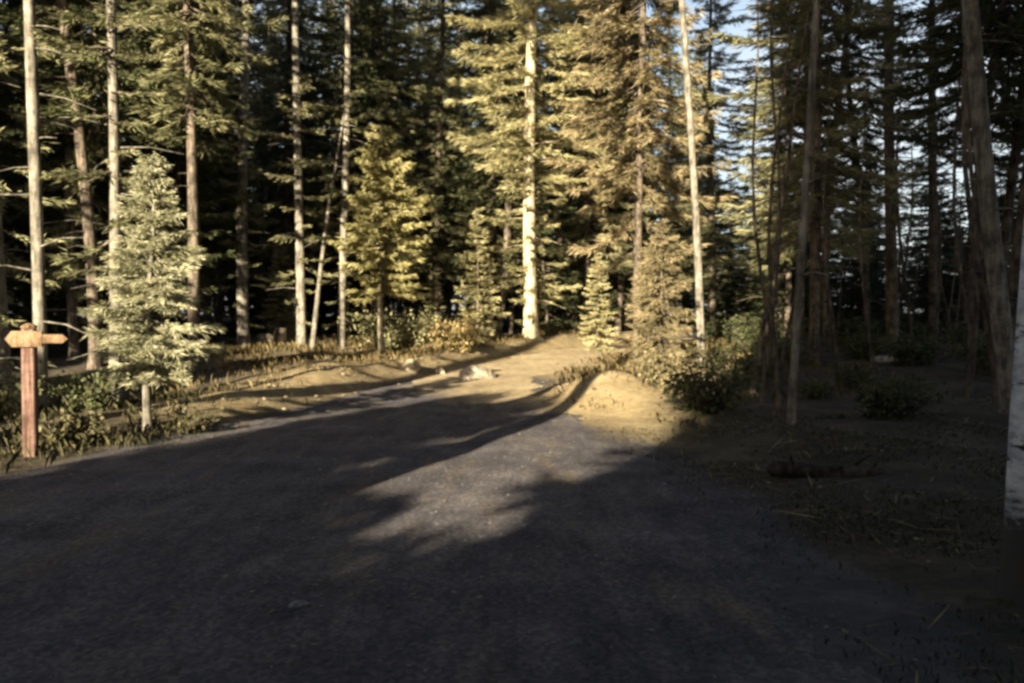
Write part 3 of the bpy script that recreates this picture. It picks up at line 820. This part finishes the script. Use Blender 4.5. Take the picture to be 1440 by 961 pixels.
o = link('finger_board', mesh('finger_board_slim', V, F, M['wood_pale']), r); o['label'] = 'slim pale board pointing along the track'
V, F = [], []
for bx_ in (-0.03, 0.035):
    for bz in (-0.09, -0.16):
        tube(V, F, [(bx_, -0.1026, zt + bz), (bx_, -0.108, zt + bz)], [0.008, 0.006], 6)
link('bolts', mesh('signpost_bolts', V, F, M['steel']), r)

# ------------------------------------------------------------------ rocks, log, stump
def rock_mesh(name, sx, sy, sz, seed, m):
    import bmesh
    g = np.random.default_rng(seed)
    bm = bmesh.new()
    bmesh.ops.create_icosphere(bm, subdivisions=3, radius=1.0)
    nrm = g.normal(0, 1, (9, 3)); nrm /= np.linalg.norm(nrm, axis=1, keepdims=True)
    cut = g.uniform(0.5, 0.85, 9)
    for v in bm.verts:
        p = np.array(v.co)
        for a, c in zip(nrm, cut):
            dd = p @ a
            if dd > c: p = p - a * (dd - c) * 0.92
        p = p * (1 + 0.05 * math.sin(p[0] * 9 + seed) * math.sin(p[1] * 8 + p[2] * 7))
        v.co = (p[0] * sx, p[1] * sy, p[2] * sz)
    me = bpy.data.meshes.new(name)
    bm.to_mesh(me); bm.free()
    me.materials.append(m)
    return me

for px, dist, sx, sy, sz, seed, m, lab, name in (
        (577, 21.5, 0.30, 0.26, 0.24, 1, 'stone', 'bright rounded boulder on the bank below the yellow larch', 'boulder'),
        (672, 21.0, 0.50, 0.34, 0.30, 2, 'stone', 'broad pale boulder at the bank edge below the small narrow spruce', 'boulder'),
        (463, 24.0, 0.26, 0.20, 0.20, 3, 'stone_grey', 'grey rock in the shaded hollow behind the bank', 'rock'),
        (373, 30.0, 0.36, 0.25, 0.34, 4, 'stone', 'white rock at the foot of the sturdy pale trunk', 'rock'),
        (620, 22.0, 0.20, 0.16, 0.15, 5, 'stone', 'small pale rock between the two boulders on the bank', 'rock'),
        (418, 4.7, 0.060, 0.045, 0.022, 6, 'stone_grey', 'flat pale stone lying alone on the shaded gravel', 'stone'),
        (1246, 22.5, 0.42, 0.3, 0.14, 7, 'stone_grey', 'low dim rock on the shaded forest floor', 'rock')):
    x = X(px, dist)
    o = link(name, rock_mesh(name, sx, sy, sz, seed, M[m]))
    o.location = (x, dist, hz(x, dist) + sz * 0.22 + (0.015 if sz < 0.05 else 0)); o.rotation_euler = (0, 0, seed * 1.7)
    tag(o, lab, 'rock')

# dark stump beside the white rock
x, y = X(394, 29.0), 29.0
V, F = [], []
tube(V, F, [(0, 0, -0.1), (0, 0, 0.02), (0, 0, 0.2), (0.02, 0, 0.62)], [0.34, 0.30, 0.23, 0.21], 12)
o = link('tree_stump', mesh('tree_stump', V, F, M['bark_brown'], smooth=False)); o.location = (x, y, hz(x, y)); tag(o, 'dark stump beside the white rock', 'stump')

# fallen log in the shade
r = empty('fallen_log', (X(1185, 8.3), 8.3, hz(X(1185, 8.3), 8.3) + 0.045), R(-8)); tag(r, 'dark fallen log lying in the shade near the lone grey stem', 'log')
V, F = [], []
tube(V, F, [(-0.70, 0.01, 0.03), (-0.66, 0, 0.02), (-0.42, 0.03, 0.0), (-0.15, 0.01, -0.015), (0.12, -0.04, -0.01), (0.4, 0.0, -0.02), (0.62, 0.05, -0.035), (0.7, 0.06, -0.04)], [0.045, 0.082, 0.088, 0.074, 0.082, 0.066, 0.06, 0.03], 12)
for bx_, by_, bz_, ex, ey, ez in ((-0.45, 0, 0.05, -0.5, -0.12, 0.16), (0.3, 0.02, 0.03, 0.36, 0.05, 0.14), (-0.1, -0.03, 0.02, -0.02, -0.17, 0.08)):
    tube(V, F, [(bx_, by_, bz_), (ex, ey, ez)], [0.018, 0.012], 6)
link('log_body', mesh('log_body', V, F, M['bark_dark'], smooth=True), r)
V, F = [], []
tube(V, F, [(0.1, 0, 0.05), (0.22, -0.1, 0.18), (0.26, -0.2, 0.22)], [0.02, 0.014, 0.006], 5)
link('broken_branch', mesh('log_branch', V, F, M['bark_dark'], smooth=True), r)

# ------------------------------------------------------------------ bushes
def bush(name, label, x, y, hgt, rad, leafmat, seed, n=900, leaf=0.10, stems=16, cat='bush', lw=0.3):
    g = np.random.default_rng(seed)
    r = empty(name, (x, y, hz(x, y) - 0.02)); tag(r, label, cat)
    V, F = [], []
    cs, ds = [], []
    for k in range(stems):
        az = g.random() * 6.283; L = rad * (0.3 + 0.8 * g.random()); H = hgt * (0.55 + 0.5 * g.random())
        p0 = np.array([g.normal(0, rad * 0.18), g.normal(0, rad * 0.18), -0.05])
        p1 = p0 + np.array([math.cos(az) * L * 0.35, math.sin(az) * L * 0.35, H * 0.55])
        p2 = p0 + np.array([math.cos(az) * L, math.sin(az) * L, H])
        tube(V, F, [p0, p1, p2], [0.014, 0.010, 0.004], 4, cap=False)
        m_ = n // stems
        t = g.uniform(0.15, 1.0, m_)[:, None]
        c = p0 * (1 - t) ** 2 + 2 * p1 * t * (1 - t) + p2 * t ** 2 + g.normal(0, rad * 0.13, (m_, 3)); cs.append(c)
    link('stems', mesh('bush_stems', V, F, M['bark_brown']), r)
    c = np.concatenate(cs); m_ = len(c)
    c[:, 2] = np.maximum(c[:, 2], 0.04)
    A = norm(g.normal(0, 1, (m_, 3)) + np.array([0, 0, 0.35])) * leaf * g.uniform(0.5, 1.3, (m_, 1))
    S = norm(np.cross(A, g.normal(0, 1, (m_, 3)))) * leaf * lw
    Vb, Fb, Tb = leaf_quads(c, A, S, np.clip(g.normal(0.5, 0.22, m_), 0, 1))
    link('foliage', mesh('bush_leaves', Vb, Fb, M[leafmat], tone=Tb), r)
    return r

add_crown('rust_small', 'rust', 'bark_brown', h=4.2, z0=0.5, rmax=1.0, seed=45, step=0.22, per=7, droop=0.75, twig=0.18, width=0.011, gap=0.032, power=0.7, ragged=0.5, nq=5, hang=0.5)
for px, dist, sc, lab in ((930, 18.2, 0.85, 'small drooping rust brown spruce where the lit bank meets the shade'), (912, 22.5, 0.75, 'browning little spruce tucked under the rusty spruce')):
    x = X(px, dist)
    tree_from('browning_spruce', lab, 'tree', x, dist, px, trunk_mesh(4.1, 0.05, 'bark_brown', (0, 0), None, 46), 'rust_small', scale=sc)
bush('dry_bush', 'low brown bush in shade just before the small drooping spruce', X(950, 15.5), 15.5, 1.0, 0.6, 'rust', 63, 1200, 0.11, 18)
bush('dry_bush', 'tan bush of dry stems on top of the bank behind the broad boulder', X(640, 25), 25, 0.9, 0.9, 'drygrass', 64, 1800, 0.14, 24)
bush('green_bush', 'low dark green bush beneath the yellow larch', X(555, 27.5), 27.5, 1.3, 1.3, 'olive', 65, 2200, 0.14, 26)
bush('green_bush', 'leafy low bush at the foot of the young spruce', X(262, 12.0), 12.0, 0.35, 0.45, 'drygreen', 66, 700, 0.07, 20)
bush('dry_bush', 'small dry bush just beside the signpost', X(95, 10.6), 10.6, 0.45, 0.35, 'drygreen', 67, 700, 0.08, 14)
bush('green_bush', 'dull bush between the signpost and the slim grey trunk', X(120, 12.6), 12.6, 0.6, 0.5, 'spruce', 68, 1000, 0.09, 18)
bush('green_bush', 'yellowish waist high bush at the edge of the picture past the signpost', X(5, 12), 12, 0.9, 0.5, 'olive', 69, 1000, 0.09, 18)
bush('green_bush', 'dark bush in the shaded wood behind the thin leaning stem', X(1040, 17.5), 17.5, 0.9, 0.8, 'spruce', 70, 1300, 0.10, 18)

g3 = random.Random(77)
ts = None
for k in range(26):
    d_ = g3.uniform(13.5, 34); px = g3.uniform(1065, 1420); x = X(px, d_)
    if ts is None: ts = r = tree_from('dead_sapling', '', 'tree', x, d_, 0, trunk_mesh(9, 0.045, 'bark_brown', (0.4, 0.2), (1, 8, 0.8, 0.35), 78, bend=0.8), None)
    else: r = copy_tree(ts)
    r.location = (x, d_, hz(x, d_) - 0.03); r.rotation_euler = (g3.uniform(-.06, .06), g3.uniform(-.06, .06), g3.uniform(0, 6.28)); q = g3.uniform(0.6, 1.2); r.scale = (q, q, q)
    tag(r, 'thin dark dead sapling among the thicker trunks of the shaded wood', 'tree', 'thin dead saplings of the shaded wood')
ub = None
for k in range(30):
    d_ = g3.uniform(11.5, 40); px = g3.uniform(990, 1430); x = X(px, d_)
    if ub is None: ub = r = bush('low_shrub', '', x, d_, 0.75, 0.7, 'spruce', 79, 1500, 0.09, 22, 'shrub')
    else: r = copy_tree(ub)
    r.location = (x, d_, hz(x, d_) - 0.03); r.rotation_euler = (0, 0, g3.uniform(0, 6.28)); q = g3.uniform(0.45, 1.3); r.scale = (q * 1.2, q * 1.2, q)
    tag(r, 'low dark shrub on the floor of the shaded wood', 'shrub', 'low shrubs of the shaded wood')

# ------------------------------------------------------------------ grass and loose stones (stuff)
def blades(name, label, P, hmin, hmax, width, leafmat, seed, lean=0.35):
    g = np.random.default_rng(seed)
    n = len(P)
    z = height(P[:, 0], P[:, 1])
    B = np.stack([P[:, 0], P[:, 1], z - 0.01], 1)
    H = g.uniform(hmin, hmax, (n, 1))
    az = g.uniform(0, 6.283, n)
    out = np.stack([np.cos(az), np.sin(az), np.zeros(n)], 1)
    side = np.stack([-np.sin(az), np.cos(az), np.zeros(n)], 1) * width
    mid = B + out * H * lean * 0.3 + np.array([0, 0, 1.0]) * H * 0.6
    tip = B + out * H * lean * (0.6 + g.random((n, 1))) + np.array([0, 0, 1.0]) * H * (0.75 + 0.25 * g.random((n, 1)))
    V = np.empty((n, 5, 3), dtype=np.float32)
    V[:, 0] = B - side; V[:, 1] = B + side; V[:, 2] = mid + side * 0.7; V[:, 3] = tip; V[:, 4] = mid - side * 0.7
    F = np.arange(n * 5).reshape(n, 5)
    o = link(name, mesh(name, V.reshape(-1, 3), F, M[leafmat], tone=np.clip(g.normal(0.45, 0.2, n), 0, 1)))
    tag(o, label, 'grass', kind='stuff')

def scatter(n, x0, x1, y0, y1, f, seed, clump=True):
    g = np.random.default_rng(seed)
    P = np.stack([g.uniform(x0, x1, n * 6), g.uniform(y0, y1, n * 6)], 1)
    w = f(P[:, 0], P[:, 1])
    if clump:
        w = w * np.clip(0.5 + 0.9 * wob(P[:, 0] * 2.7, P[:, 1] * 2.9), 0.03, 1)
    return P[g.random(len(P)) < w][:n]

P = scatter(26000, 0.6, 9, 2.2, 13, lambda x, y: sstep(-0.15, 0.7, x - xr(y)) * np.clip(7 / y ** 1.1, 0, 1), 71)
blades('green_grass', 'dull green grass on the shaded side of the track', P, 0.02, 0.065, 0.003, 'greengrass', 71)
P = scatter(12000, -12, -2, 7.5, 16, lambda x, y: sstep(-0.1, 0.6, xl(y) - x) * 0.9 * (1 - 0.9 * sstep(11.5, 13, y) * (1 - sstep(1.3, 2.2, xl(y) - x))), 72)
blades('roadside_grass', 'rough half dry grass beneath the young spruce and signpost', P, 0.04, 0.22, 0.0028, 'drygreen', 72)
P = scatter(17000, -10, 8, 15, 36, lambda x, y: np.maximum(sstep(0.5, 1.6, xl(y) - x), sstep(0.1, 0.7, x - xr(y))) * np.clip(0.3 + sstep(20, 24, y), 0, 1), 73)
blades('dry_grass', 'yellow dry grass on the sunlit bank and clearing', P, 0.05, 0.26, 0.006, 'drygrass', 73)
P = scatter(1500, 0.5, 4.2, 12, 21, lambda x, y: sstep(0.0, 0.4, x - xr(y)) * np.clip(wob(x * 3, y * 3.3), 0, 1), 76)
blades('bank_grass', 'thin straw tufts on the sandy bank beside the bend', P, 0.03, 0.16, 0.004, 'drygrass', 76)
P = scatter(3500, -9, 2.2, 3, 14, lambda x, y: np.exp(-((xl(y) - x) / 0.25) ** 2) + np.exp(-((xr(y) - x) / 0.2) ** 2), 74)
blades('verge_grass', 'sparse grass tufts along both track edges', P, 0.02, 0.07, 0.003, 'greengrass', 74)

def pebbles(name, label, n, seed, f, rmin, rmax, m):
    g = np.random.default_rng(seed)
    P = scatter(n, -9, 4, 2.5, 27, f, seed, False)
    n = len(P)
    z = height(P[:, 0], P[:, 1]) + 0.012
    r = rmin + (rmax - rmin) * g.random(n) ** 3
    base = np.array([(1, 0, 0), (0, 1, 0), (-1, 0, 0), (0, -1, 0), (0, 0, 0.7), (0.6, 0.6, 0.45), (-0.6, -0.55, 0.5)])
    fs = [(0, 5, 4), (5, 1, 4), (1, 2, 4), (2, 6, 4), (6, 3, 4), (3, 0, 4), (0, 1, 5), (2, 3, 6)]
    V = base[None] * r[:, None, None] * g.uniform(0.6, 1.3, (n, 1, 3))
    a = g.uniform(0, 6.28, n); ca, sa = np.cos(a)[:, None], np.sin(a)[:, None]
    x = V[:, :, 0] * ca - V[:, :, 1] * sa; y = V[:, :, 0] * sa + V[:, :, 1] * ca
    V[:, :, 0] = x + P[:, 0:1]; V[:, :, 1] = y + P[:, 1:2]; V[:, :, 2] += z[:, None]
    F = (np.array(fs)[None] + (np.arange(n) * 7)[:, None, None]).reshape(-1, 3)
    tag(link(name, mesh(name, V.reshape(-1, 3), F, M[m])), label, 'gravel', kind='stuff')
pebbles('loose_gravel', 'loose grey stones scattered over the track', 9000, 81, lambda x, y: (sstep(0, 0.3, x - xl(y)) * sstep(0, 0.3, xr(y) - x)) * np.clip(6 / y, 0, 1), 0.004, 0.017, 'stone_dark')

def litter(name, label, P, lmin, lmax, wr, m, seed, cat):
    g = np.random.default_rng(seed)
    n = len(P)
    B = np.stack([P[:, 0], P[:, 1], height(P[:, 0], P[:, 1]) + 0.022], 1)
    az = g.uniform(0, 6.283, n); Ln = g.uniform(lmin, lmax, (n, 1))
    A = np.stack([np.cos(az), np.sin(az), g.normal(0.02, 0.12, n)], 1) * Ln
    S = np.stack([-np.sin(az), np.cos(az), g.normal(0, 0.2, n)], 1) * Ln * wr
    V, F, T = leaf_quads(B, A, S, np.clip(g.normal(0.4, 0.25, n), 0, 1))
    tag(link(name, mesh(name, V, F, M[m], tone=T)), label, cat, kind='stuff')
P = scatter(2600, -9, 9, 2.5, 16, lambda x, y: np.clip(0.45 + 0.55 * sstep(-0.6, 0.8, np.maximum(xl(y) - x, x - xr(y))), 0, 1) * np.clip(7 / y, 0, 1), 83)
litter('fallen_leaves', 'dry tan leaves fallen on the track and the shaded floor', P, 0.025, 0.06, 0.33, 'rust', 83, 'leaves')
P = scatter(2600, 0.5, 9, 2.5, 16, lambda x, y: sstep(-0.3, 0.8, x - xr(y)) * np.clip(7 / y, 0, 1), 84)
litter('twig_litter', 'thin dead twigs strewn over the shaded floor', P, 0.10, 0.45, 0.018, 'drygrass', 84, 'twigs')

pebbles('bank_stones', 'small tan stones and clods lying on the sandy banks', 1300, 86, lambda x, y: sstep(13, 15, y) * np.exp(-((np.maximum(xl(y) - x, x - xr(y)) - 0.6) / 0.7) ** 2), 0.008, 0.055, 'stone_tan')
